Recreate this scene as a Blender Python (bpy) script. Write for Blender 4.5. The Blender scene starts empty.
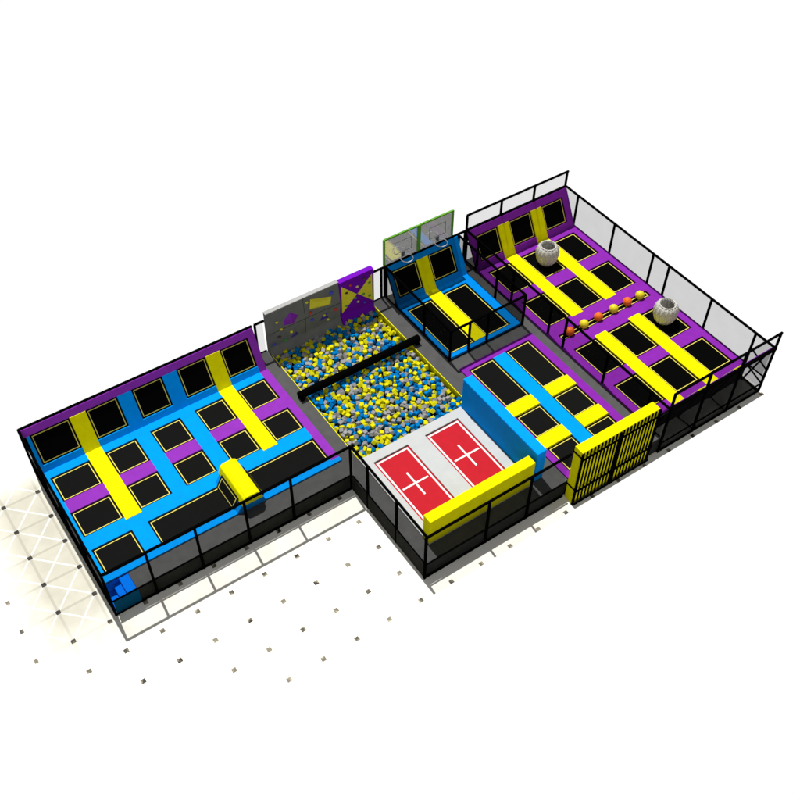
import bpy, bmesh, math, random
from mathutils import Vector, Matrix, Euler
random.seed(7)
S = 1.6                      # metres per floor tile; every shape below is laid out in tiles
ZD = 0.644                   # walkway / deck level
ZF = 1.914                   # fence top
scene = bpy.context.scene
col = scene.collection

# ------------------------------------------------------------------ materials
def nodes(name):
    m = bpy.data.materials.new(name); m.use_nodes = True
    nt = m.node_tree; b = nt.nodes['Principled BSDF']
    return m, nt, b
def mat(name, c, rough=0.5, spec=0.3, metal=0.0, var=0.06, scale=3.0, bump=0.0, bscale=60.0):
    m, nt, b = nodes(name)
    b.inputs['Roughness'].default_value = rough
    b.inputs['Specular IOR Level'].default_value = spec
    b.inputs['Metallic'].default_value = metal
    tc = nt.nodes.new('ShaderNodeTexCoord')
    n = nt.nodes.new('ShaderNodeTexNoise'); n.inputs['Scale'].default_value = scale; n.inputs['Detail'].default_value = 5
    nt.links.new(tc.outputs['Object'], n.inputs['Vector'])
    r = nt.nodes.new('ShaderNodeMapRange')
    r.inputs['From Min'].default_value = 0.3; r.inputs['From Max'].default_value = 0.7
    r.inputs['To Min'].default_value = 1 - var; r.inputs['To Max'].default_value = 1 + var
    nt.links.new(n.outputs['Fac'], r.inputs['Value'])
    mx = nt.nodes.new('ShaderNodeVectorMath'); mx.operation = 'SCALE'
    mx.inputs[0].default_value = c
    nt.links.new(r.outputs['Result'], mx.inputs['Scale'])
    nt.links.new(mx.outputs['Vector'], b.inputs['Base Color'])
    rr = nt.nodes.new('ShaderNodeMapRange')
    rr.inputs['To Min'].default_value = rough - 0.08; rr.inputs['To Max'].default_value = min(1, rough + 0.1)
    nt.links.new(n.outputs['Fac'], rr.inputs['Value']); nt.links.new(rr.outputs['Result'], b.inputs['Roughness'])
    if bump:
        n2 = nt.nodes.new('ShaderNodeTexNoise'); n2.inputs['Scale'].default_value = bscale; n2.inputs['Detail'].default_value = 3
        nt.links.new(tc.outputs['Object'], n2.inputs['Vector'])
        bp = nt.nodes.new('ShaderNodeBump'); bp.inputs['Strength'].default_value = bump; bp.inputs['Distance'].default_value = 0.02
        nt.links.new(n2.outputs['Fac'], bp.inputs['Height']); nt.links.new(bp.outputs['Normal'], b.inputs['Normal'])
    return m
M = {}
M['blue'] = mat('vinyl_blue', (0.0, 0.265, 0.78), 0.7, 0.02, bump=0.12, bscale=4)
M['purple'] = mat('vinyl_purple', (0.225, 0.028, 0.375), 0.7, 0.03, bump=0.12, bscale=4)
M['yellow'] = mat('vinyl_yellow', (0.72, 0.68, 0.0), 0.7, 0.03, bump=0.12, bscale=4)
M['blue_dim'] = mat('vinyl_blue_dim_light', (0.0, 0.19, 0.60), 0.7, 0.02, bump=0.12, bscale=4)  # blue vinyl with the back lane's dimmer light put into its colour
M['purple_dim'] = mat('vinyl_purple_dim_light', (0.20, 0.019, 0.33), 0.7, 0.02, bump=0.12, bscale=4)  # purple vinyl darkened in its colour for weaker light further back
M['violet_pad'] = mat('vinyl_violet', (0.155, 0.006, 0.42), 0.7, 0.02)
M['bed_deep'] = mat('jump_mesh_jet', (0.0014, 0.0014, 0.0014), 0.9, 0.02)
M['bed'] = mat('jump_mesh_black', (0.0062, 0.0062, 0.0062), 0.9, 0.03, bump=0.3, bscale=200)
M['line'] = mat('stitch_yellow', (0.72, 0.62, 0.12), 0.7, 0.1)
M['grey'] = mat('walkway_grey', (0.078, 0.078, 0.079), 0.9, 0.05, var=0.10, scale=2.0, bump=0.3, bscale=120)
M['skirt'] = mat('skirt_black', (0.017, 0.017, 0.015), 0.9, 0.02, var=0.2)
M['steel'] = mat('powder_black_steel', (0.0015, 0.0015, 0.0015), 0.7, 0.0)
M['white'] = mat('deck_white', (0.44, 0.455, 0.46), 0.6, 0.2, var=0.05, scale=1.2)
M['red'] = mat('mat_red', (0.43, 0.012, 0.022), 0.6, 0.04, var=0.06)
M['paint'] = mat('line_white', (0.82, 0.82, 0.82), 0.6, 0.2)
M['foam_y'] = mat('foam_yellow', (0.60, 0.56, 0.006), 0.9, 0.05, bump=0.3, bscale=60)
M['foam_b'] = mat('foam_blue', (0.0, 0.165, 0.46), 0.9, 0.05, bump=0.3, bscale=60)
M['foam_g'] = mat('foam_grey', (0.27, 0.27, 0.28), 0.9, 0.05, bump=0.3, bscale=60)
M['pitbase'] = mat('pit_dark', (0.004, 0.007, 0.004), 0.9, 0.05)
M['cap_grey'] = mat('climb_cap', (0.36, 0.36, 0.36), 0.8, 0.05)
M['rock'] = mat('climb_grey', (0.155, 0.16, 0.155), 0.8, 0.05, var=0.10, scale=2.2, bump=0.25, bscale=5)
M['rockseam'] = mat('climb_seam', (0.03, 0.03, 0.03), 0.8, 0.1)
M['hold_r'] = mat('hold_red', (0.55, 0.04, 0.03), 0.5)
M['hold_g'] = mat('hold_green', (0.05, 0.28, 0.06), 0.5)
M['hold_b'] = mat('hold_blue', (0.05, 0.08, 0.7), 0.5)
M['hold_y'] = mat('hold_yellow', (0.75, 0.68, 0.03), 0.5)
M['hold_k'] = mat('hold_brown', (0.08, 0.03, 0.02), 0.5)
M['hold_w'] = mat('hold_tan', (0.7, 0.55, 0.3), 0.5)
M['violet'] = mat('volume_violet', (0.22, 0.01, 0.42), 0.5)
M['indigo'] = mat('volume_indigo', (0.035, 0.02, 0.22), 0.5)
M['green'] = mat('frame_green', (0.10, 0.34, 0.01), 0.5)
M['rim'] = mat('hoop_white', (0.75, 0.75, 0.75), 0.4)
M['mount'] = mat('mount_grey', (0.10, 0.10, 0.11), 0.5)
M['ball_o'] = mat('ball_orange', (0.72, 0.13, 0.005), 0.5, 0.3)
M['ball_y'] = mat('ball_yellow', (0.66, 0.56, 0.01), 0.5, 0.3)
M['sidewall'] = mat('vinyl_blue_deep', (0.0, 0.27, 0.88), 0.7, 0.03, bump=0.1, bscale=4)
M['stair'] = mat('vinyl_blue_stairs', (0.0, 0.15, 0.72), 0.7, 0.02)
M['stair_shade'] = mat('vinyl_stair_shade', (0.0, 0.045, 0.10), 0.7, 0.02)  # stair blue with the front panel's shade put into the colour

def net_mat(name, fac):
    m = bpy.data.materials.new(name); m.use_nodes = True; nt = m.node_tree
    for n in list(nt.nodes): nt.nodes.remove(n)
    out = nt.nodes.new('ShaderNodeOutputMaterial'); mix = nt.nodes.new('ShaderNodeMixShader')
    t = nt.nodes.new('ShaderNodeBsdfTransparent'); d = nt.nodes.new('ShaderNodeBsdfDiffuse')
    d.inputs['Color'].default_value = (0.004, 0.004, 0.004, 1)
    tc = nt.nodes.new('ShaderNodeTexCoord'); w = nt.nodes.new('ShaderNodeTexNoise')
    w.inputs['Scale'].default_value = 1.3
    nt.links.new(tc.outputs['Object'], w.inputs['Vector'])
    r = nt.nodes.new('ShaderNodeMapRange'); r.inputs['To Min'].default_value = fac - 0.03; r.inputs['To Max'].default_value = fac + 0.03
    nt.links.new(w.outputs['Fac'], r.inputs['Value']); nt.links.new(r.outputs['Result'], mix.inputs['Fac'])
    nt.links.new(t.outputs[0], mix.inputs[1]); nt.links.new(d.outputs[0], mix.inputs[2]); nt.links.new(mix.outputs[0], out.inputs['Surface'])
    return m
M['net'] = net_mat('fence_net_light', 0.27)
M['net2'] = net_mat('fence_net_dense', 0.40)
M['net3'] = net_mat('fence_net_heavy', 0.52)

# woven white plastic for the baskets
def wicker():
    m, nt, b = nodes('woven_white'); b.inputs['Roughness'].default_value = 0.6
    b.inputs['Specular IOR Level'].default_value = 0.2
    tc = nt.nodes.new('ShaderNodeTexCoord'); n = nt.nodes.new('ShaderNodeTexVoronoi'); n.inputs['Scale'].default_value = 22
    nt.links.new(tc.outputs['Object'], n.inputs['Vector'])
    cr = nt.nodes.new('ShaderNodeValToRGB'); cr.color_ramp.elements[0].color = (0.82, 0.81, 0.78, 1); cr.color_ramp.elements[1].color = (0.42, 0.41, 0.38, 1)
    cr.color_ramp.elements[1].position = 0.6
    nt.links.new(n.outputs['Distance'], cr.inputs['Fac']); nt.links.new(cr.outputs['Color'], b.inputs['Base Color'])
    bp = nt.nodes.new('ShaderNodeBump'); bp.inputs['Strength'].default_value = 0.6; bp.inputs['Distance'].default_value = 0.03
    nt.links.new(n.outputs['Distance'], bp.inputs['Height']); nt.links.new(bp.outputs['Normal'], b.inputs['Normal'])
    return m
M['wicker'] = wicker()

def glassboard():
    m = bpy.data.materials.new('backboard_glass'); m.use_nodes = True; nt = m.node_tree
    for n in list(nt.nodes): nt.nodes.remove(n)
    out = nt.nodes.new('ShaderNodeOutputMaterial'); a = nt.nodes.new('ShaderNodeMixShader'); c = nt.nodes.new('ShaderNodeMixShader')
    g = nt.nodes.new('ShaderNodeBsdfGlossy'); g.inputs['Roughness'].default_value = 0.02; g.inputs['Color'].default_value = (0.9, 0.9, 0.9, 1)
    d = nt.nodes.new('ShaderNodeBsdfDiffuse'); d.inputs['Color'].default_value = (0.34, 0.34, 0.34, 1)
    t = nt.nodes.new('ShaderNodeBsdfTransparent')
    a.inputs['Fac'].default_value = 0.35; c.inputs['Fac'].default_value = 0.36
    nt.links.new(d.outputs[0], a.inputs[1]); nt.links.new(g.outputs[0], a.inputs[2])
    nt.links.new(a.outputs[0], c.inputs[1]); nt.links.new(t.outputs[0], c.inputs[2]); nt.links.new(c.outputs[0], out.inputs['Surface'])
    return m
M['glass'] = glassboard()

# pale marble floor: one-tile grid, dark corner insets, white diagonal inlay, beige joints
def floor_mat():
    m, nt, b = nodes('marble_tiles'); L = nt.links.new
    b.inputs['Roughness'].default_value = 0.6; b.inputs['Specular IOR Level'].default_value = 0.15
    def N(t, **k):
        n = nt.nodes.new(t)
        for a, v in k.items(): setattr(n, a, v)
        return n
    def mth(op, a, c=None, clamp=False):
        n = N('ShaderNodeMath', operation=op); n.use_clamp = clamp
        for i, v in enumerate((a, c)):
            if v is None: continue
            if isinstance(v, (int, float)): n.inputs[i].default_value = v
            else: L(v, n.inputs[i])
        return n.outputs[0]
    def mix(f, a, c):
        n = N('ShaderNodeMix', data_type='RGBA')
        if isinstance(f, float): n.inputs['Factor'].default_value = f
        else: L(f, n.inputs['Factor'])
        for s, v in ((n.inputs[6], a), (n.inputs[7], c)):
            if isinstance(v, tuple): s.default_value = (*v, 1)
            else: L(v, s)
        return n.outputs[2]
    tc = N('ShaderNodeTexCoord'); sc = N('ShaderNodeVectorMath', operation='SCALE'); sc.inputs['Scale'].default_value = 1 / S
    L(tc.outputs['Object'], sc.inputs[0]); sp = N('ShaderNodeSeparateXYZ'); L(sc.outputs[0], sp.inputs[0])
    x, y = sp.outputs[0], sp.outputs[1]
    rx, ry = mth('ROUND', x), mth('ROUND', y)
    dx, dy = mth('ABSOLUTE', mth('SUBTRACT', x, rx)), mth('ABSOLUTE', mth('SUBTRACT', y, ry))
    dot = mth('MULTIPLY', mth('LESS_THAN', dx, 0.062), mth('LESS_THAN', dy, 0.062))
    seam = mth('LESS_THAN', mth('MINIMUM', dx, dy), 0.035)
    fx, fy = mth('FRACT', x), mth('FRACT', y)
    d1 = mth('LESS_THAN', mth('ABSOLUTE', mth('SUBTRACT', fx, fy)), 0.032)
    d2 = mth('LESS_THAN', mth('ABSOLUTE', mth('SUBTRACT', mth('ADD', fx, fy), 1.0)), 0.032)
    diag = mth('MAXIMUM', d1, d2)
    cell = N('ShaderNodeCombineXYZ'); L(rx, cell.inputs[0]); L(ry, cell.inputs[1])
    wn = N('ShaderNodeTexWhiteNoise'); L(cell.outputs[0], wn.inputs['Vector'])
    fine = N('ShaderNodeTexNoise'); fine.inputs['Scale'].default_value = 9; L(sc.outputs[0], fine.inputs['Vector'])
    veins = N('ShaderNodeTexNoise'); veins.inputs['Scale'].default_value = 1.7; veins.inputs['Detail'].default_value = 6; L(sc.outputs[0], veins.inputs['Vector'])
    # overexposure put into the tile colour: cream along the left flank, white elsewhere
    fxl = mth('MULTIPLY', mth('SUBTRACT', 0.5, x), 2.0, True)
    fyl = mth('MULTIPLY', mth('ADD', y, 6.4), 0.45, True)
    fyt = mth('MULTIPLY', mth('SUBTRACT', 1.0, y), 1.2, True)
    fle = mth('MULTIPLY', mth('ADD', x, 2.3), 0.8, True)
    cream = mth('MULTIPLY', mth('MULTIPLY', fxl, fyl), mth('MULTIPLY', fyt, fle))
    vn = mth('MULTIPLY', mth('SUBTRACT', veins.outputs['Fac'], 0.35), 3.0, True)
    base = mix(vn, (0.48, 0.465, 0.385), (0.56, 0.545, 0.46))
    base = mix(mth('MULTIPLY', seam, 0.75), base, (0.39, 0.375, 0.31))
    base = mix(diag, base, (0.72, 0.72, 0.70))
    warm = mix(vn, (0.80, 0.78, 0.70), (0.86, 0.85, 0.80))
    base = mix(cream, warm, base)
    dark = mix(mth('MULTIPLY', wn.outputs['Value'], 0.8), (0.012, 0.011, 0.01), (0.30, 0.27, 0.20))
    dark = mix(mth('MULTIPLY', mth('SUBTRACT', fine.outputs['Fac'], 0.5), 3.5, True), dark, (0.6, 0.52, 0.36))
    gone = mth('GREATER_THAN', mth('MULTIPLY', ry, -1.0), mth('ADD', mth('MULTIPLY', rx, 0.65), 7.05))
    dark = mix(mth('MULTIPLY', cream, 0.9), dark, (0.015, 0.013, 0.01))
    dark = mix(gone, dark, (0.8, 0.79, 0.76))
    outc = mix(dot, base, dark)
    L(outc, b.inputs['Base Color'])
    return m
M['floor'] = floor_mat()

# ------------------------------------------------------------------ mesh helpers
class MB:
    def __init__(s): s.v = []; s.f = []; s.m = []
    def add(s, vs, fs, mi=0):
        o = len(s.v); s.v += [tuple(v) for v in vs]
        for f in fs: s.f.append([i + o for i in f]); s.m.append(mi)
    def box(s, x0, x1, y0, y1, z0, z1, mi=0):
        vs = [(x, y, z) for z in (z0, z1) for y in (y0, y1) for x in (x0, x1)]
        s.add(vs, [(0, 2, 3, 1), (4, 5, 7, 6), (0, 1, 5, 4), (2, 6, 7, 3), (0, 4, 6, 2), (1, 3, 7, 5)], mi); return s
    def bar(s, a, b, w, h=None, mi=0):
        a, b = Vector(a), Vector(b); h = h or w; d = (b - a).normalized()
        up = Vector((0, 0, 1)) if abs(d.z) < 0.9 else Vector((1, 0, 0))
        r = d.cross(up).normalized() * (w / 2); u = r.cross(d).normalized() * (h / 2)
        vs = [p + i * r + j * u for p in (a, b) for (i, j) in ((-1, -1), (1, -1), (1, 1), (-1, 1))]
        s.add(vs, [(3, 2, 1, 0), (4, 5, 6, 7), (0, 1, 5, 4), (1, 2, 6, 5), (2, 3, 7, 6), (3, 0, 4, 7)], mi); return s
    def prism(s, poly, y0, y1, mi=0):          # polygon in xz, extruded along y
        n = len(poly)
        s.add([(x, y0, z) for x, z in poly] + [(x, y1, z) for x, z in poly],
              [tuple(range(n)), tuple(range(2 * n - 1, n - 1, -1))] + [(i, i + n, (i + 1) % n + n, (i + 1) % n) for i in range(n)], mi); return s
    def prism_x(s, poly, x0, x1, mi=0):        # polygon in yz, extruded along x
        n = len(poly)
        s.add([(x0, y, z) for y, z in poly] + [(x1, y, z) for y, z in poly],
              [tuple(range(n)), tuple(range(2 * n - 1, n - 1, -1))] + [(i, i + n, (i + 1) % n + n, (i + 1) % n) for i in range(n)], mi); return s
    def lathe(s, prof, c, seg=32, ribs=0, amp=0.0, mi=0):
        n = len(prof); vs = []
        for r, z in prof:
            for k in range(seg):
                a = 2 * math.pi * k / seg; rr = r * (1 + amp * math.cos(ribs * a)) if ribs else r
                vs.append((c[0] + rr * math.cos(a), c[1] + rr * math.sin(a), c[2] + z))
        s.add(vs, [(i * seg + k, i * seg + (k + 1) % seg, (i + 1) * seg + (k + 1) % seg, (i + 1) * seg + k) for i in range(n - 1) for k in range(seg)], mi); return s
    def torus(s, c, R, r, seg=32, sub=8):
        vs = []
        for i in range(seg):
            a = 2 * math.pi * i / seg
            for j in range(sub):
                b = 2 * math.pi * j / sub
                vs.append((c[0] + (R + r * math.cos(b)) * math.cos(a), c[1] + (R + r * math.cos(b)) * math.sin(a), c[2] + r * math.sin(b)))
        s.add(vs, [(i * sub + j, ((i + 1) % seg) * sub + j, ((i + 1) % seg) * sub + (j + 1) % sub, i * sub + (j + 1) % sub) for i in range(seg) for j in range(sub)]); return s
    def sphere(s, c, r, seg=20, rings=12, sq=(1, 1, 1)):
        vs = [(c[0], c[1], c[2] - r * sq[2])]
        for i in range(1, rings):
            t = math.pi * i / rings
            for k in range(seg):
                a = 2 * math.pi * k / seg
                vs.append((c[0] + r * sq[0] * math.sin(t) * math.cos(a), c[1] + r * sq[1] * math.sin(t) * math.sin(a), c[2] - r * sq[2] * math.cos(t)))
        vs.append((c[0], c[1], c[2] + r * sq[2])); fs = []
        for k in range(seg):
            fs.append((0, 1 + (k + 1) % seg, 1 + k))
            for i in range(rings - 2):
                fs.append((1 + i * seg + k, 1 + i * seg + (k + 1) % seg, 1 + (i + 1) * seg + (k + 1) % seg, 1 + (i + 1) * seg + k))
            fs.append((1 + (rings - 2) * seg + k, 1 + (rings - 2) * seg + (k + 1) % seg, len(vs) - 1))
        s.add(vs, fs); return s
    def mesh(s, name, mats, org=(0, 0, 0), smooth=False, fix=True):
        me = bpy.data.meshes.new(name)
        me.from_pydata([((v[0] - org[0]) * S, (v[1] - org[1]) * S, (v[2] - org[2]) * S) for v in s.v], [], s.f)
        for m in (mats if isinstance(mats, (list, tuple)) else [mats]): me.materials.append(M[m])
        for p, i in zip(me.polygons, s.m): p.material_index = i; p.use_smooth = smooth
        bm = bmesh.new(); bm.from_mesh(me); bmesh.ops.remove_doubles(bm, verts=bm.verts, dist=1e-5)
        if fix: bmesh.ops.recalc_face_normals(bm, faces=bm.faces)
        bm.to_mesh(me); bm.free(); return me

def thing(name, label, cat, org=(0, 0, 0), group=None, kind=None):
    o = bpy.data.objects.new(name, None); col.objects.link(o); o.location = Vector(org) * S
    o['label'] = label; o['category'] = cat; o['org'] = list(org); o.empty_display_size = 0.2
    if group: o['group'] = group
    if kind: o['kind'] = kind
    return o
def origin(o):
    t = o
    while t.parent: t = t.parent
    return t['org']
def part(name, mb, mats, parent, bevel=0.0, smooth=False, label=None, stuff=False, segs=2):
    ob = bpy.data.objects.new(name, mb.mesh(name, mats, origin(parent), smooth)); col.objects.link(ob); ob.parent = parent
    if bevel:
        b = ob.modifiers.new('bevel', 'BEVEL'); b.width = bevel * S; b.segments = segs; b.limit_method = 'ANGLE'; b.angle_limit = math.radians(40)
    if label: ob['label'] = label
    if stuff: ob['kind'] = 'stuff'
    return ob
def single(name, mb, mats, label, cat, org, bevel=0.0, smooth=False, group=None, kind=None):
    ob = bpy.data.objects.new(name, mb.mesh(name, mats, org, smooth)); col.objects.link(ob); ob.location = Vector(org) * S
    if label: ob['label'] = label
    if cat: ob['category'] = cat
    if group: ob['group'] = group
    if kind: ob['kind'] = kind
    if bevel:
        b = ob.modifiers.new('bevel', 'BEVEL'); b.width = bevel * S; b.segments = 2; b.limit_method = 'ANGLE'; b.angle_limit = math.radians(40)
    return ob

# a padded surface cut into coloured fields, with openings for the jump beds.
# frame = (O, U, V, N): point = O + s*U + t*V + h*N
def frame(O, U, V):
    U, V = Vector(U).normalized(), Vector(V).normalized(); N = U.cross(V).normalized()
    return Vector(O), U, V, N
def at(F, s, t, h): O, U, V, N = F; return O + s * U + t * V + h * N
def fields(F, regions, holes, h0, heights):
    ss = sorted({round(v, 4) for r in regions for v in r[1:3]} | {round(v, 4) for r in holes for v in r[:2]})
    ts = sorted({round(v, 4) for r in regions for v in r[3:5]} | {round(v, 4) for r in holes for v in r[2:4]})
    def colour(i, j):
        if i < 0 or j < 0 or i >= len(ss) - 1 or j >= len(ts) - 1: return None
        s, t = (ss[i] + ss[i + 1]) / 2, (ts[j] + ts[j + 1]) / 2
        if any(a < s < b and c < t < d for a, b, c, d in holes): return None
        for r in reversed(regions):
            if r[1] < s < r[2] and r[3] < t < r[4]: return r[0]
        return None
    out = {}; cid = {}
    def comp(i, j):
        if (i, j) in cid: return cid[i, j]
        k = len(cid); c = colour(i, j); stack = [(i, j)]; cid[i, j] = k
        while stack:
            a, b = stack.pop()
            for q in ((a + 1, b), (a - 1, b), (a, b + 1), (a, b - 1)):
                if q not in cid and colour(*q) == c: cid[q] = k; stack.append(q)
        return k
    for i in range(len(ss) - 1):
        for j in range(len(ts) - 1):
            c = colour(i, j)
            if not c: continue
            mb = out.setdefault((c, comp(i, j)), MB()); h = heights[c]
            P = [(ss[i], ts[j]), (ss[i + 1], ts[j]), (ss[i + 1], ts[j + 1]), (ss[i], ts[j + 1])]
            mb.add([at(F, s, t, h) for s, t in P], [(0, 1, 2, 3)])
            for (a, b, di, dj) in ((0, 1, 0, -1), (1, 2, 1, 0), (2, 3, 0, 1), (3, 0, -1, 0)):
                n = colour(i + di, j + dj); hn = h0 if n is None else heights[n]
                if n != c and hn < h:
                    q, w = P[a], P[b]
                    mb.add([at(F, *q, h), at(F, *w, h), at(F, *w, hn), at(F, *q, hn)], [(0, 3, 2, 1)])
    return out
E_ = 0.05
def bed(F, s0, s1, t0, t1, h, parent, lw=0.023, bm_='bed'):
    mb = MB(); e = E_ + 0.012
    P = [at(F, a, b, h) for a, b in ((s0 - e, t0 - e), (s1 + e, t0 - e), (s1 + e, t1 + e), (s0 - e, t1 + e))]
    Q = [at(F, a, b, h - 0.02) for a, b in ((s0 - e, t0 - e), (s1 + e, t0 - e), (s1 + e, t1 + e), (s0 - e, t1 + e))]
    mb.add(P + Q, [(0, 1, 2, 3), (7, 6, 5, 4), (0, 4, 5, 1), (1, 5, 6, 2), (2, 6, 7, 3), (3, 7, 4, 0)])
    k = h + 0.003
    for a, b, c, d in ((s0, s1, t0, t0 + lw), (s0, s1, t1 - lw, t1), (s0, s0 + lw, t0 + lw, t1 - lw), (s1 - lw, s1, t0 + lw, t1 - lw)):
        mb.add([at(F, a, c, k), at(F, b, c, k), at(F, b, d, k), at(F, a, d, k)], [(0, 1, 2, 3)], 1)
    me_ob = bpy.data.objects.new('jump_bed', mb.mesh('jump_bed', [bm_, 'line'], origin(parent), fix=False)); col.objects.link(me_ob); me_ob.parent = parent
    return me_ob
def padded(F, regions, beds, parent, base=0.0, top=0.045, yraise=0.015, cm={}):
    hts = {'blue': top, 'purple': top, 'yellow': top + yraise}
    holes = [(a - E_, b + E_, c - E_, d + E_) for a, b, c, d in beds]
    for (c, k), mb in fields(F, regions, holes, base, hts).items():
        part(c + '_pad', mb, cm.get(c, c), parent, bevel=0.011)
    for b in beds: bed(F, *b, top - 0.035, parent, bm_=cm.get('bed', 'bed'))
def slab(F, s0, s1, t0, t1, h0, h1):
    mb = MB(); P = [(s0, t0), (s1, t0), (s1, t1), (s0, t1)]
    mb.add([at(F, s, t, h0) for s, t in P] + [at(F, s, t, h1) for s, t in P],
           [(3, 2, 1, 0), (4, 5, 6, 7), (0, 1, 5, 4), (1, 2, 6, 5), (2, 3, 7, 6), (3, 0, 4, 7)])
    return mb
UX = (1, 0, 0)
TILT = (0, 0.70, 1.27); TL = 1.45

# ------------------------------------------------------------------ setting
def setting(name, mb, m, org=(0, 0, 0), bevel=0):
    o = single(name, mb, m, None, None, org, bevel=bevel, kind='structure'); return o
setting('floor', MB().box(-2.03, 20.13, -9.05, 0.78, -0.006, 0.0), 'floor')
# raised walkway platform with the opening of the foam pit and of the corner stair
regs = [('g', 15.19, 15.66, -8.82, -8.0), ('g', 0.24, 7.46, -4.89, 0.66), ('g', 7.46, 15.64, -8.48, 0.66), ('g', 15.64, 19.97, -8.18, 0.66)]
holes = [(0.24, 0.93, -4.89, -4.345), (7.93, 11.83, -4.62, 0.50)]
F0 = frame((0, 0, ZD), UX, (0, 1, 0))
wk = fields(F0, regs, holes, -ZD + 0.004, {'g': -0.004}); wk = list(wk.values())[0]
w = setting('walkway', wk, ['grey', 'skirt'])
for p in w.data.polygons:
    if abs(p.normal.z) < 0.5: p.material_index = 1
w['label'] = 'dark grey carpeted walkway platform that carries all the courts'

# ------------------------------------------------------------------ court A (left)
XA = [(0.463, 1.526), (2.104, 2.964), (3.503, 4.371), (4.934, 5.783), (6.354, 7.207)]
A = thing('trampoline_court', 'largest trampoline court at the left, blue with purple bars and five angled wall beds', 'trampoline court', (3.9, -2.2, ZD))
FA = frame((0, 0, ZD), UX, (0, 1, 0))
regA = [('blue', 0.315, 7.52, -4.33, -0.03), ('purple', 0.43, 7.4, -1.76, -1.295), ('blue', 2.964 + .05, 3.503 - .05, -4.33, -0.03), ('blue', 4.371 + .05, 4.934 - .05, -2.9, -0.03),
        ('yellow', 1.526 + .05, 2.104 - .05, -2.82, -0.03), ('yellow', 5.783 + .05, 6.354 - .05, -2.82, -0.03), ('purple', 7.207 + .05, 7.52, -4.19, -0.03)]
bedsA = []
for a, b in XA:
    bedsA += [(a, b, -1.245, -0.377), (a, b, -2.658, -1.809)]
bedsA += [(0.463, 1.526, -4.085, -3.239), (2.081, 4.15, -4.085, -3.239), (4.99, 7.207, -4.085, -3.239)]
padded(FA, regA, bedsA, A)
wall = part('angled_wall', slab(frame((0, -0.03, ZD), UX, TILT), 0.235, 7.49, 0.02, TL, -0.09, -0.022), 'steel', A)
FW = frame((0, -0.03, ZD), UX, TILT)
regW = [('blue', 0.315, 7.50, 0.0, TL - 0.02), ('purple', 0.255, 7.50, 1.149 + .05, TL - 0.02), ('yellow', 1.576, 2.054, 0.0, 1.149 + .05), ('yellow', 5.833, 6.304, 0.0, 1.149 + .05), ('purple', 7.257, 7.50, 0.0, TL - 0.02)]
padded(FW, regW, [(a, b, 0.284, 1.149) for a, b in XA], wall, cm={'bed': 'bed_deep'})
# ridge between the two long beds
R = thing('vault_ridge', 'yellow topped vault ridge between the two long front beds of the left court', 'vault', (4.63, -3.7, ZD + 0.02))
part('ramp_base', MB().prism([(4.16, ZD + .02), (5.06, ZD + .02), (4.93, 0.98), (4.90, 1.15), (4.38, 1.15), (4.36, 0.98)], -4.33, -3.03), 'blue', R, bevel=0.01)
cap = MB().prism([(4.318, 0.945), (4.395, 1.205), (4.49, 1.265), (4.80, 1.265), (4.89, 1.205), (4.975, 0.93)], -4.39, -2.98)
part('ridge_cap', cap, 'yellow', R, bevel=0.022, segs=3)
FR1 = frame((4.15, -4.085, ZD + 0.03), (0.19, 0, 0.335), (0, 1, 0))
bed(FR1, 0.03, 0.36, 0.0, 0.846, 0.022, R)
FR2 = frame((5.08, -3.239, ZD + 0.03), (-0.12, 0, 0.335), (0, -1, 0))
bed(FR2, 0.03, 0.30, 0.0, 0.846, 0.022, R)
# corner stair
st = thing('corner_steps', 'blue padded steps sunk into the near left corner of the left court', 'steps', (0.6, -4.6, 0))
part('step', MB().box(0.66, 0.925, -4.885, -4.35, 0.0, 0.63), 'stair', st, bevel=0.012)
part('step', MB().box(0.47, 0.657, -4.885, -4.35, 0.0, 0.45), 'stair', st, bevel=0.012)
part('step', MB().box(0.26, 0.467, -4.885, -4.35, 0.0, 0.24), 'stair', st, bevel=0.012)
part('front_panel', MB().box(0.26, 0.95, -4.915, -4.893, 0.02, 0.60), 'stair_shade', st)
part('back_panel', MB().box(0.26, 0.925, -4.348, -4.342, 0.05, 0.63), 'stair', st)

# ------------------------------------------------------------------ foam pit
pit = thing('foam_pit', 'sunken foam pit with a thin yellow rim in front of the climbing walls', 'foam pit', (9.87, -2.1, 0.02))
part('pit_bottom', MB().box(7.94, 11.82, -4.61, 0.49, 0.28, 0.38), 'pitbase', pit)
for a, b in ((7.932, 7.955), (11.805, 11.828)): part('rim', MB().box(a, b, -4.61, 0.49, 0.38, ZD + 0.006), 'yellow', pit)

part('end_wall', MB().box(7.966, 11.794, -4.62, -4.60, 0.38, ZD - 0.01), 'yellow', pit)
def cube_mb(sz=0.061):
    bm = bmesh.new(); bmesh.ops.create_cube(bm, size=2 * sz)
    bmesh.ops.bevel(bm, geom=list(bm.edges), offset=0.007, segments=1, affect='EDGES')
    vs = [tuple(v.co) for v in bm.verts]; fs = [tuple(v.index for v in f.verts) for f in bm.faces]; bm.free(); return vs, fs
cv, cf = cube_mb()
protos = {}
for k, m in (('yellow', 'foam_y'), ('blue', 'foam_b'), ('grey', 'foam_g')):
    mb = MB(); mb.add(cv, cf); protos[k] = mb.mesh('foam_cube', m)
cells = []
y = -4.52
row = 0
while y < 0.44:
    x = 8.04 + (0.07 if row % 2 else 0)
    while x < 11.74:
        cells.append((x + random.uniform(-.045, .045), y + random.uniform(-.045, .045), 0.535 + random.uniform(-.075, .07)))
        x += 0.152
    y += 0.132; row += 1
lower = [(8.02 + random.random() * 3.7, -4.54 + random.random() * 4.98, 0.43 + random.uniform(-.02, .02)) for _ in range(150)]
CAMP = Vector((-1.44103, -19.9737, 23.5493))
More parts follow.
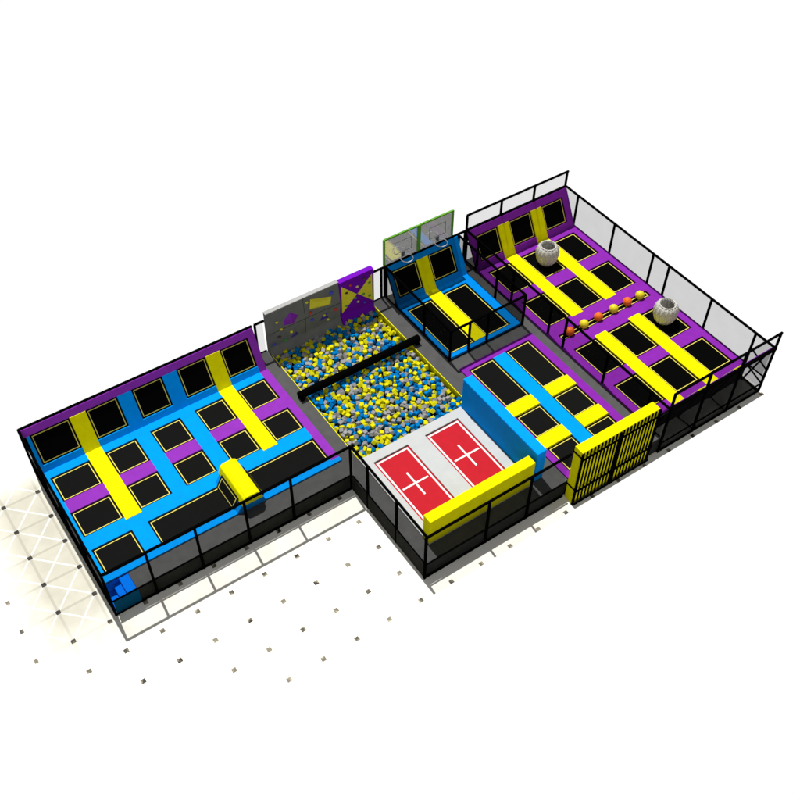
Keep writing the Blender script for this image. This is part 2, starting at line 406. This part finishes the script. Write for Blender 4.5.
cells.sort(key=lambda c: (Vector(c) - CAMP).length)
def pick(): return random.choices(('yellow', 'blue', 'grey'), (0.37, 0.38, 0.25))[0]
LAB = {'yellow': 'yellow foam cube in the nearest rows of the foam pit', 'blue': 'blue foam cube in the nearest rows of the foam pit', 'grey': 'light grey foam cube in the nearest rows of the foam pit'}
src = None
for c in cells[:300]:
    k = pick()
    if src is None:
        o = bpy.data.objects.new('foam_cube', protos[k]); src = o
    else:
        o = src.copy(); o.data = protos[k]
    col.objects.link(o); o.location = Vector(c) * S
    o.rotation_euler = (random.uniform(0, 6.28), random.uniform(0, 6.28), random.uniform(0, 6.28))
    o['label'] = LAB[k]; o['category'] = 'foam cube'; o['group'] = k + ' foam cubes in the near end of the pit'
rest = MB(); mi = {'yellow': 0, 'blue': 1, 'grey': 2}
for c in cells[300:] + lower:
    rm = Euler((random.uniform(0, 6.28), random.uniform(0, 6.28), random.uniform(0, 6.28))).to_matrix()
    rest.add([Vector(c) + rm @ Vector(v) for v in cv], cf, mi[pick()])
single('foam_cubes', rest, ['foam_y', 'foam_b', 'foam_g'], 'far mass of yellow, blue and grey foam cubes filling the pit up to the climbing walls', 'foam cubes', (9.87, -1.5, 0.38), kind='stuff')
# beam over the pit
bmx = thing('balance_beam', 'long black padded balance beam lying across the foam pit', 'balance beam', (9.87, -1.66, ZD))
n = 12
poly = [(-1.66 + 0.125 * math.cos(2 * math.pi * i / n + .26), ZD + 0.17 + 0.125 * math.sin(2 * math.pi * i / n + .26)) for i in range(n)]
part('beam_pad', MB().prism_x(poly, 7.70, 12.08), 'steel', bmx, bevel=0.01)
for x in (7.78, 11.98): part('foot', MB().box(x - .06, x + .06, -1.78, -1.54, ZD, ZD + 0.08), 'steel', bmx)

# ------------------------------------------------------------------ climbing walls
cw = thing('climbing_wall', 'grey faceted climbing wall with scattered holds behind the foam pit', 'climbing wall', (9.2, 0.58, ZD))
prof = [(0.34, 0.40), (0.36, 0.60), (0.51, 0.86), (0.45, 1.50), (0.54, 2.27), (0.66, 2.27), (0.66, 0.40)]
part('wall_panel', MB().prism_x(prof, 7.93, 10.53), 'rock', cw, bevel=0.008)
sm = [(0.46, 0.765), (0.505, 0.86), (0.445, 1.50), (0.535, 2.265), (0.55, 2.265), (0.55, 0.765)]
part('panel_seam', MB().prism_x(sm, 9.240, 9.250), 'rockseam', cw)
part('cap', MB().box(7.93, 10.53, 0.525, 0.672, 2.272, 2.30), 'cap_grey', cw)
part('panel_seam', MB().box(7.94, 10.52, 0.443, 0.46, 1.495, 1.505), 'rockseam', cw)
def hold(mb, x, y, z, r):
    a = random.uniform(0, 3.14)
    mb.sphere((x, y, z), r, 8, 5, (1.0, 0.7, random.uniform(.6, .9))); return mb
def yface(z): return 0.45 + (z - 1.5) * 0.09 / 0.77 if z > 1.5 else 0.51 - (z - .86) * 0.06 / .64
for x, z, c in ((8.26, 1.84, 'y'), (8.37, 1.52, 'y'), (8.72, 1.2, 'y'), (9.36, 2.08, 'y'), (9.92, 1.27, 'y'), (10.06, 1.0, 'y'), (10.24, 2.03, 'b'), (9.48, 1.32, 'b'),
                (10.34, 1.31, 'r'), (9.44, 1.63, 'r'), (8.29, 1.22, 'k'), (8.1, 0.98, 'b'), (8.5, 0.93, 'g')):
    part('hold', hold(MB(), x, yface(z) - 0.02, z, 0.066 if c != 'y' else 0.056), 'hold_' + c, cw, smooth=True)
def volume(pts, apex, m, parent, label):
    mb = MB(); n = len(pts); vs = [(x, yface(z) - 0.002, z) for x, z in pts]
    vs += [(x, yface(sum(q[1] for q in apex) / len(apex)) - 0.075, z) for x, z in apex]; k = len(apex)
    if k == 1: fs = [(i, (i + 1) % n, n) for i in range(n)]
    else: fs = [(i, (i + 1) % n, n + (i + 1) % n, n + i) for i in range(n)] + [tuple(range(n, 2 * n))]
    mb.add(vs, fs); return part('volume', mb, m, parent, bevel=0.006, label=label)
volume([(8.50, 1.60), (8.82, 1.52), (9.02, 1.75), (8.76, 1.98), (8.52, 1.80)], [(8.74, 1.80)], 'violet', cw, 'purple angular volume on the left panel')
volume([(9.43, 1.76), (10.17, 1.60), (10.24, 1.88), (9.50, 2.12)], [(9.52, 1.83), (10.10, 1.68), (10.15, 1.84), (9.57, 2.03)], 'hold_y', cw, 'long yellow wedge volume on the upper right panel')
volume([(8.66, 0.92), (8.98, 0.96), (8.90, 1.10), (8.80, 1.02)], [(8.84, 1.0)], 'indigo', cw, 'dark violet volume low on the left panel')
volume([(9.72, 1.08), (9.90, 1.12), (10.10, 1.05), (10.0, 1.22), (10.05, 1.34), (9.86, 1.24)], [(9.93, 1.17)], 'indigo', cw, 'dark violet volume low on the right panel')
pw = thing('climbing_wall', 'purple climbing wall with a yellow bow tie shape beside the grey climbing wall', 'climbing wall', (11.2, 0.6, ZD))
part('wall_panel', MB().box(10.545, 11.83, 0.50, 0.70, 0.40, 2.25), 'violet_pad', pw, bevel=0.012)
part('ledge', MB().prism_x([(0.36, 0.40), (0.38, 0.60), (0.498, 0.84), (0.498, 0.40)], 10.56, 11.79), 'violet_pad', pw)
for pts in ([(10.61, 2.09), (10.60, 0.97), (11.17, 1.51)], [(11.75, 2.07), (11.76, 0.95), (11.20, 1.51)]):
    mb = MB(); mb.add([(x, .485, z) for x, z in pts] + [(x, .503, z) for x, z in pts], [(0, 1, 2), (5, 4, 3), (0, 3, 4, 1), (1, 4, 5, 2), (2, 5, 3, 0)])
    part('bow_panel', mb, 'hold_y', pw)
for x, z, c in ((10.78, 1.76, 'k'), (10.76, 1.22, 'g'), (11.10, 1.39, 'g'), (11.18, 1.83, 'w'), (11.45, 2.03, 'k'), (11.64, 1.78, 'g'), (11.64, 1.22, 'g'), (11.41, 1.4, 'g'), (11.2, 1.18, 'w'), (11.45, 1.02, 'b'), (10.93, 2.01, 'r')):
    part('hold', hold(MB(), x, 0.475, z, 0.055), 'hold_' + c, pw, smooth=True)

# ------------------------------------------------------------------ white deck with red beds
wd = thing('slam_deck', 'light grey deck with two red jump mats in front of the foam pit', 'play deck', (9.7, -6.3, ZD))
mats = [(8.235, 9.36), (10.03, 11.155)]
hol = [(a - .03, b + .03, -8.0, -4.93) for a, b in mats]
d = fields(F0, [('w', 7.925, 11.525, -8.05, -4.62)], hol, 0.001, {'w': 0.045}); d = list(d.values())[0]
part('deck_board', d, 'white', wd, bevel=0.006)
for a, b in mats:
    rm = part('jump_mat', MB().box(a - .022, b + .022, -7.998, -4.968, ZD + .002, ZD + 0.012), 'red', wd)
    ln = MB(); z0, z1 = ZD + 0.0125, ZD + 0.017; i = 0.02; t = 0.052
    ln.box(a + i, a + i + t, -7.9, -4.99, z0, z1); ln.box(b - i - t, b - i, -7.9, -4.99, z0, z1)
    ln.box(a + i + t, b - i - t, -4.99 - t, -4.99, z0, z1); ln.box(a + i + t, b - i - t, -7.9, -7.9 + t, z0, z1)
    cx = (a + b) / 2
    ln.box(cx - .43, cx + .43, -6.20, -6.145, z0, z1); ln.box(cx - .027, cx + .027, -6.63, -6.2005, z0, z1); ln.box(cx - .027, cx + .027, -6.1445, -5.74, z0, z1)
    part('white_marking', ln, 'paint', rm)
single('padded_block', MB().box(7.915, 11.45, -8.065, -7.745, ZD + 0.046, 1.676), 'yellow', 'long yellow padded block along the near edge of the light grey deck', 'padded block', (9.68, -7.9, ZD + 0.046), bevel=0.02)
single('padded_divider', MB().box(11.54, 11.87, -8.01, -4.61, ZD, 1.89), 'sidewall', 'tall blue padded divider wall beside the two red mats', 'padded wall', (11.69, -6.3, ZD), bevel=0.03)

# ------------------------------------------------------------------ court C (blue slam dunk lane)
Cc = thing('trampoline_court', 'small blue trampoline lane with one yellow stripe below the basketball backboards', 'trampoline court', (13.8, -1.4, ZD))
ZC = 0.718
part('deck_side', MB().box(12.40, 15.235, -2.88, -0.03, ZD, ZC - 0.005), 'blue_dim', Cc)
FC = frame((0, 0, ZC), UX, (0, 1, 0))
padded(FC, [('blue', 12.395, 15.24, -2.885, -0.03), ('yellow', 13.45 + .05, 13.997 - .05, -2.72, -0.03)], [(12.58, 13.451, -2.691, -0.407), (13.997, 14.869, -2.691, -0.407)], Cc, top=0.035, cm={'blue': 'blue_dim', 'bed': 'bed_deep'})
FCW = frame((0, -0.03, ZC - 0.03), UX, (0, 0.70, 1.23)); tl = 1.415
cwl = part('angled_wall', slab(FCW, 12.40, 15.22, 0.02, tl, -0.09, -0.022), 'steel', Cc)
padded(FCW, [('blue', 12.395, 15.23, 0.0, tl - .02), ('yellow', 13.501, 13.947, 0.0, 1.21)], [(12.58, 13.451, 0.31, 1.16), (13.997, 14.869, 0.31, 1.16)], cwl, cm={'blue': 'blue_dim', 'bed': 'bed_deep'})

# backboards
for k, (x0, x1, lab) in enumerate(((12.34, 13.72, 'left green framed clear basketball backboard above the blue lane'), (13.72, 15.10, 'right green framed clear basketball backboard above the blue lane'))):
    b = thing('basketball_backboard', lab, 'backboard', ((x0 + x1) / 2, 0.72, ZF), group='basketball backboards above the blue lane')
    fr = MB(); w = 0.06; zb, zt = ZF + 0.03, 2.99
    fr.box(x0, x0 + w, 0.70, 0.76, zb, zt); fr.box(x1 - w, x1 - 0.002, 0.70, 0.76, zb, zt); fr.box(x0 + w, x1 - w, 0.70, 0.76, zt - w * .8, zt)
    part('frame', fr, 'green', b, bevel=0.006)
    part('board', MB().box(x0 + w, x1 - w, 0.715, 0.735, zb, zt - w * .8), 'glass', b)
    cx = 13.10 if k == 0 else 14.46
    sq = MB(); t = 0.014
    for (a, c, z0, z1) in ((cx - .33, cx + .33, 2.66, 2.66 + t), (cx - .33, cx + .33, 2.20, 2.20 + t), (cx - .33, cx - .33 + t, 2.2145, 2.6595), (cx + .33 - t, cx + .33, 2.2145, 2.6595)):
        sq.box(a, c, 0.7105, 0.7145, z0, z1)
    part('target_square', sq, 'mount', b)
    h = part('hoop', MB().torus((cx, 0.50, 2.08), 0.205, 0.013, 40, 8), 'rim', b, smooth=True)
    part('hoop_mount', MB().box(cx - .07, cx + .07, 0.70, 0.7145, 2.0, 2.18).box(cx - .05, cx + .05, 0.69, 0.70, 2.03, 2.14), 'mount', h, bevel=0.003)
    part('hoop_bracket', MB().bar((cx - .05, 0.66 + .03, 2.085), (cx - .04, 0.695, 2.085), 0.03), 'mount', h)

# ------------------------------------------------------------------ court E
Ec = thing('trampoline_court', 'purple bordered trampoline court with four yellow bars beside the tall blue wall', 'trampoline court', (13.84, -5.9, ZD))
e = [(12.674, 13.512), (14.09, 14.941)]
regE = [('purple', 12.42, 15.268, -8.46, -3.36), ('purple', 12.42, 15.268, -8.46, -3.36), ('blue', 13.562, 14.04, -8.46, -3.58)]
for a, b in ((-5.863, -5.419), (-7.31, -6.848)):
    regE += [('yellow', 12.44, 13.562, a, b), ('yellow', 14.04, 14.991, a, b)]
bedsE = [(a, b, c, dd) for a, b in e for c, dd in ((-5.369, -3.621), (-6.798, -5.913), (-8.223, -7.36))]
padded(F0, regE, bedsE, Ec, base=0.0, top=0.05, yraise=0.04, cm={'purple': 'purple_dim'})

# slatted yellow end wall F
sw = thing('slatted_barrier', 'yellow padded wall faced with black vertical bars at the near end of the middle court', 'wall', (13.76, -8.73, 0))
part('wall_pad', MB().box(12.33, 15.185, -8.86, -8.545, 0.0, 2.28), 'yellow', sw, bevel=0.012)
for i in range(22):
    if i == 10: continue
    x = 12.37 + i * 0.1325
    part('bar', MB().box(x - .021, x + .021, -8.89, -8.862, 0.04, 2.262), 'steel', sw)
part('rail', MB().box(12.30, 15.2, -8.945, -8.917, 0.62, 0.70), 'steel', sw)
part('rail', MB().box(12.30, 15.2, -8.945, -8.917, 2.03, 2.10), 'steel', sw)
part('rail', MB().box(12.30, 15.2, -8.945, -8.917, 0.0, 0.09), 'steel', sw)
part('post', MB().box(13.66, 13.74, -8.948, -8.862, 0.0, 2.25), 'steel', sw)
for x in (12.30, 15.16):
    part('post', MB().box(x, x + .045, -8.915, -8.861, 0.0, 2.25), 'steel', sw)
for z in (0.62, 2.04): part('side_band', MB().box(12.31, 12.329, -8.86, -8.52, z, z + .055), 'steel', sw)

# ------------------------------------------------------------------ court D
XD = [(15.937, 16.778), (17.344, 18.214), (18.788, 19.644)]
Dc = thing('trampoline_court', 'purple trampoline court at the right with yellow lanes and a ball channel', 'trampoline court', (17.8, -4.1, ZD))
yel = [(16.778 + .05, 17.344 - .05), (18.214 + .05, 18.788 - .05)]
regD = [('purple', 15.63, 19.975, -8.20, -0.03)]
for a, b in yel: regD += [('yellow', a, b, -3.56, -0.03), ('yellow', a, b, -8.20, -4.62)]
bedsD = [(a, b, c, dd) for a, b in XD for c, dd in ((-1.368, -0.356), (-3.437, -2.168), (-6.021, -4.749), (-7.787, -6.585))] + [(15.94, 19.63, -4.172, -4.007)]
bedsD = [(a, b, c, dd) if not (c == -1.368) else (a, b, -1.584, -0.356) for a, b, c, dd in bedsD]
DM = {'purple': 'purple_dim', 'bed': 'bed_deep'}
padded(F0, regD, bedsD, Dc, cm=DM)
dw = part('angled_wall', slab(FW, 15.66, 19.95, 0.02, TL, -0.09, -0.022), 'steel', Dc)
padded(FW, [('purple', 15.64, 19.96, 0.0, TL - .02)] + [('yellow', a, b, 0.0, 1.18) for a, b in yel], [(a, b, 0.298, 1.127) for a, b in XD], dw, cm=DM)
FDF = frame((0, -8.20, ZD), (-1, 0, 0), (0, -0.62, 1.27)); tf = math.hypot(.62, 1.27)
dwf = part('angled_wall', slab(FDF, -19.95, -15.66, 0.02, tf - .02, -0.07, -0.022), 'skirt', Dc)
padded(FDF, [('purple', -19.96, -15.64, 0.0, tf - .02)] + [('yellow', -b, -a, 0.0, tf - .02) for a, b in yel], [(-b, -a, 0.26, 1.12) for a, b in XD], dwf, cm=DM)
for x in (15.75, 17.1, 18.5, 19.9):      # struts propping the leaning front wall
    part('strut', MB().bar((x, -8.24, 0.05), (x, -8.76, 1.75), 0.05), 'steel', Dc)
for x in (15.75, 17.1, 18.5):
    part('brace', MB().bar((x, -8.79, 1.75), (x + 1.38, -8.79, 0.08), 0.035), 'steel', Dc)
part('end_frame', MB().bar((19.97, -8.2, ZD), (19.97, -8.79, 1.85), 0.05).bar((19.97, -8.2, ZD), (19.97, -8.83, 0.4), 0.04).bar((19.97, -8.2, 1.3), (19.97, -8.83, 1.0), 0.04), 'steel', Dc)

# balls
mbo = MB().sphere((0, 0, 0), 0.152, 28, 18).mesh('ball', 'ball_o', smooth=True); mby = MB().sphere((0, 0, 0), 0.152, 28, 18).mesh('ball', 'ball_y', smooth=True)
bl = [(16.25, 'orange', 'leftmost orange ball at the corridor end of the ball channel'), (16.85, 'yellow', 'yellow ball between the two left orange balls of the channel'),
      (17.46, 'orange', 'middle orange ball in the ball channel of the purple court'), (18.12, 'yellow', 'middle yellow ball, fourth from the left in the channel'),
      (18.72, 'orange', 'rightmost orange ball, beside the last yellow ball'), (19.28, 'yellow', 'last yellow ball at the fence end of the channel')]
for x, c, lab in bl:
    o = bpy.data.objects.new('play_ball', mbo if c == 'orange' else mby); col.objects.link(o); o.location = Vector((x, -4.085, ZD - 0.012 + 0.152)) * S
    o['label'] = lab; o['category'] = 'ball'; o['group'] = 'balls lined up in the ball channel'
# woven baskets
def basket(cx, cy, lab):
    b = thing('woven_basket', lab, 'basket', (cx, cy, ZD), group='white woven baskets on the purple court')
    prof = [(0.21, 0.0), (0.28, 0.07), (0.35, 0.22), (0.39, 0.40), (0.385, 0.56), (0.335, 0.68), (0.285, 0.73), (0.23, 0.725), (0.225, 0.67), (0.30, 0.58), (0.345, 0.40), (0.31, 0.22), (0.24, 0.08), (0.02, 0.03)]
    part('basket_body', MB().lathe(prof, (cx, cy, ZD), 96, 16, 0.045), 'wicker', b, smooth=True)
    part('rim', MB().torus((cx, cy, ZD + 0.735), 0.26, 0.028, 40, 10), 'wicker', b, smooth=True)
basket(17.88, -0.98, 'white woven basket on the back row middle bed, below the angled purple wall')
basket(19.19, -5.30, 'white woven basket beside the right hand fence in the near half of the purple court')

# ------------------------------------------------------------------ fences
W = 0.062
def fence(label, p0, p1, ts, z0, z1, netm, zmid=ZD, netz=None, ends=(True, True), group='black steel fences with net panels', skip=(), extra=None):
    """run from p0 to p1 (x,y); ts = post distances along it"""
    p0, p1 = Vector(p0), Vector(p1); d = (p1 - p0); L = d.length; d.normalize()
    f = thing('net_fence', label, 'fence', (*((p0 + p1) / 2), z0), group=group)
    P = lambda t, z: (p0.x + d.x * t, p0.y + d.y * t, z)
    part('top_rail', MB().bar(P(-.02, z1), P(L + .02, z1), W, W * .9), 'steel', f)
    if zmid is not None: part('middle_rail', MB().bar(P(0, zmid), P(L, zmid), W * .6), 'steel', f)
    if z0 < 0.1: part('bottom_rail', MB().bar(P(0, 0.03), P(L, 0.03), W * .8), 'steel', f)
    for t in ts: part('post', MB().bar(P(t, z0), P(t, z1 - .024), W), 'steel', f)
    zs = netz or ((zmid if zmid is not None else z0), z1)
    tt = sorted(set([0.0] + list(ts) + [L]))
    for i in range(len(tt) - 1):
        if i in skip or tt[i + 1] - tt[i] < 0.1: continue
        a, b = P(tt[i] + W / 2, 0), P(tt[i + 1] - W / 2, 0); mb = MB()
        mb.add([(a[0], a[1], zs[0]), (b[0], b[1], zs[0]), (b[0], b[1], zs[1]), (a[0], a[1], zs[1])], [(0, 1, 2, 3)])
        part('net', mb, netm, f)
    return f
fence('black fence closing the left flank of the leftmost court', (0.21, 0.69), (0.21, -4.92), (0.03, 1.4, 2.8, 4.2), 0, ZF, 'net3')
fence('black fence along the near side of the leftmost court, beside the corner steps', (0.21, -4.92), (7.46, -4.92), (0.0, 1.18, 2.54, 3.97, 5.36, 7.25), 0, ZF, 'net')
fence('black fence left of the two red mats, running forward from the left court', (7.485, -4.97), (7.485, -8.50), (0.77, 2.17), 0, ZF + .012, 'net')
fence('black fence along the near side of the long yellow block', (7.46, -8.51), (12.28, -8.51), (0.0, 2.04, 3.48), 0, ZF, 'net')
fence('black rear rail above the angled wall of the leftmost court', (0.24, 0.69), (7.50, 0.69), (1.4, 2.8, 4.2, 5.6, 7.24), 0, ZF, 'net', zmid=None)
fence('short black fence in the gap between the left court and the grey climbing wall', (7.62, 0.69), (7.92, 0.69), (0.0,), 0, ZF, 'net')
fence('short black fence in the gap between the purple climbing wall and the blue lane', (11.86, 0.69), (12.37, 0.69), (0.38, 0.5), 0, ZF, 'net')
fence('black rear rail under the two basketball backboards', (12.40, 0.69), (15.20, 0.69), (1.4, 2.75), 0, ZF, 'net', zmid=None)
fence('short black rear fence in the gap between the blue lane and the purple court', (15.26, 0.69), (15.63, 0.69), (0.0, 0.34), 0, ZF, 'net')
fence('black low fence on the left side of the blue lane, nearest the foam pit', (12.39, 0.62), (12.39, -2.885), (0.0, 2.13, 3.505), ZD, ZF, 'net3')
fence('black low fence across the near end of the blue lane', (12.42, -2.885), (15.27, -2.885), (0.69, 1.41), ZD, ZF, 'net3', skip=(0,))
fence('black low fence on the right side of the blue lane, along the corridor', (15.29, 0.62), (15.29, -2.885), (0.0, 2.08, 3.505), ZD, ZF, 'net3')
fence('black fence between the corridor and the left side of the purple court', (15.67, 0.66), (15.67, -8.78), (0.0, 0.62, 2.5, 4.36, 5.08, 6.93, 8.75), ZD, ZF, 'net')
f = fence('black fence above the far angled wall of the purple court', (15.66, 0.70), (20.0, 0.70), (0.0, 1.44, 2.87, 4.31), 0, 2.53, 'net', zmid=ZF, netz=(ZF, 2.53))
part('wall_rail', MB().bar((15.64, 0.70, ZF - .02), (20.02, 0.70, ZF - .02), 0.08, 0.09), 'steel', f)
fence('black fence along the right hand edge of the purple court', (20.0, 0.66), (20.0, -8.80), (0.62, 2.48, 4.34, 5.06, 6.93, 8.75), 0, ZF, 'net2')
f = fence('black fence above the near angled wall of the purple court', (15.66, -8.86), (20.0, -8.86), (0.02, 1.44, 2.88, 4.32), 0, 2.56, 'net', zmid=ZD * .6, netz=(ZF, 2.56))
part('wall_rail', MB().bar((15.64, -8.86, ZF), (20.02, -8.86, ZF), 0.09, 0.09), 'steel', f)
part('lower_net', MB().box(15.70, 19.96, -8.852, -8.848, 0.06, ZF - .05), 'net2', f)

# ------------------------------------------------------------------ light
world = bpy.data.worlds.new('World'); scene.world = world; world.use_nodes = True
nt = world.node_tree; bg = nt.nodes['Background']
tc = nt.nodes.new('ShaderNodeTexCoord'); sp = nt.nodes.new('ShaderNodeSeparateXYZ'); nt.links.new(tc.outputs['Generated'], sp.inputs[0])
mr = nt.nodes.new('ShaderNodeMapRange'); mr.inputs['From Min'].default_value = -0.12; mr.inputs['From Max'].default_value = 0.02
mr.inputs['To Min'].default_value = 1.06; mr.inputs['To Max'].default_value = 0.20
nt.links.new(sp.outputs[2], mr.inputs['Value']); nt.links.new(mr.outputs['Result'], bg.inputs['Strength'])
bg.inputs['Color'].default_value = (1, 1, 1, 1)
def sun(name, d, e, ang, c):
    l = bpy.data.lights.new(name, 'SUN'); l.energy = e; l.angle = math.radians(ang); l.color = c
    o = bpy.data.objects.new(name, l); col.objects.link(o)
    o.rotation_euler = Vector(d).to_track_quat('-Z', 'Y').to_euler(); return o
sun('key_lamp', (-0.04, -0.43, -1.0), 4.9, 0.6, (1, 0.985, 0.95))
sun('fill_lamp', (0.35, 0.75, -0.6), 0.5, 25, (1, 1, 1))

# ------------------------------------------------------------------ camera
Rm = ((0.8242939143089598, -0.5661017780481448, 0.008265574613313093), (-0.41932675876571285, -0.620255633797596, -0.662908755503382), (0.38040059439491014, 0.5429656762915406, -0.7486545679756065))
r, dn, fw = (Vector(a) for a in Rm)
cam = bpy.data.cameras.new('camera'); co = bpy.data.objects.new('camera', cam); col.objects.link(co)
cam.lens = 1019.187883644 / 800 * 36; cam.sensor_width = 36; cam.clip_start = 0.5; cam.clip_end = 500
m = Matrix((r, -dn, -fw)).transposed().to_4x4(); m.translation = CAMP * S; co.matrix_world = m
scene.camera = co
scene.view_settings.view_transform = 'Standard'; scene.view_settings.look = 'None'; scene.view_settings.exposure = 0; scene.view_settings.gamma = 1
for o in bpy.data.objects:
    if 'org' in o: del o['org']
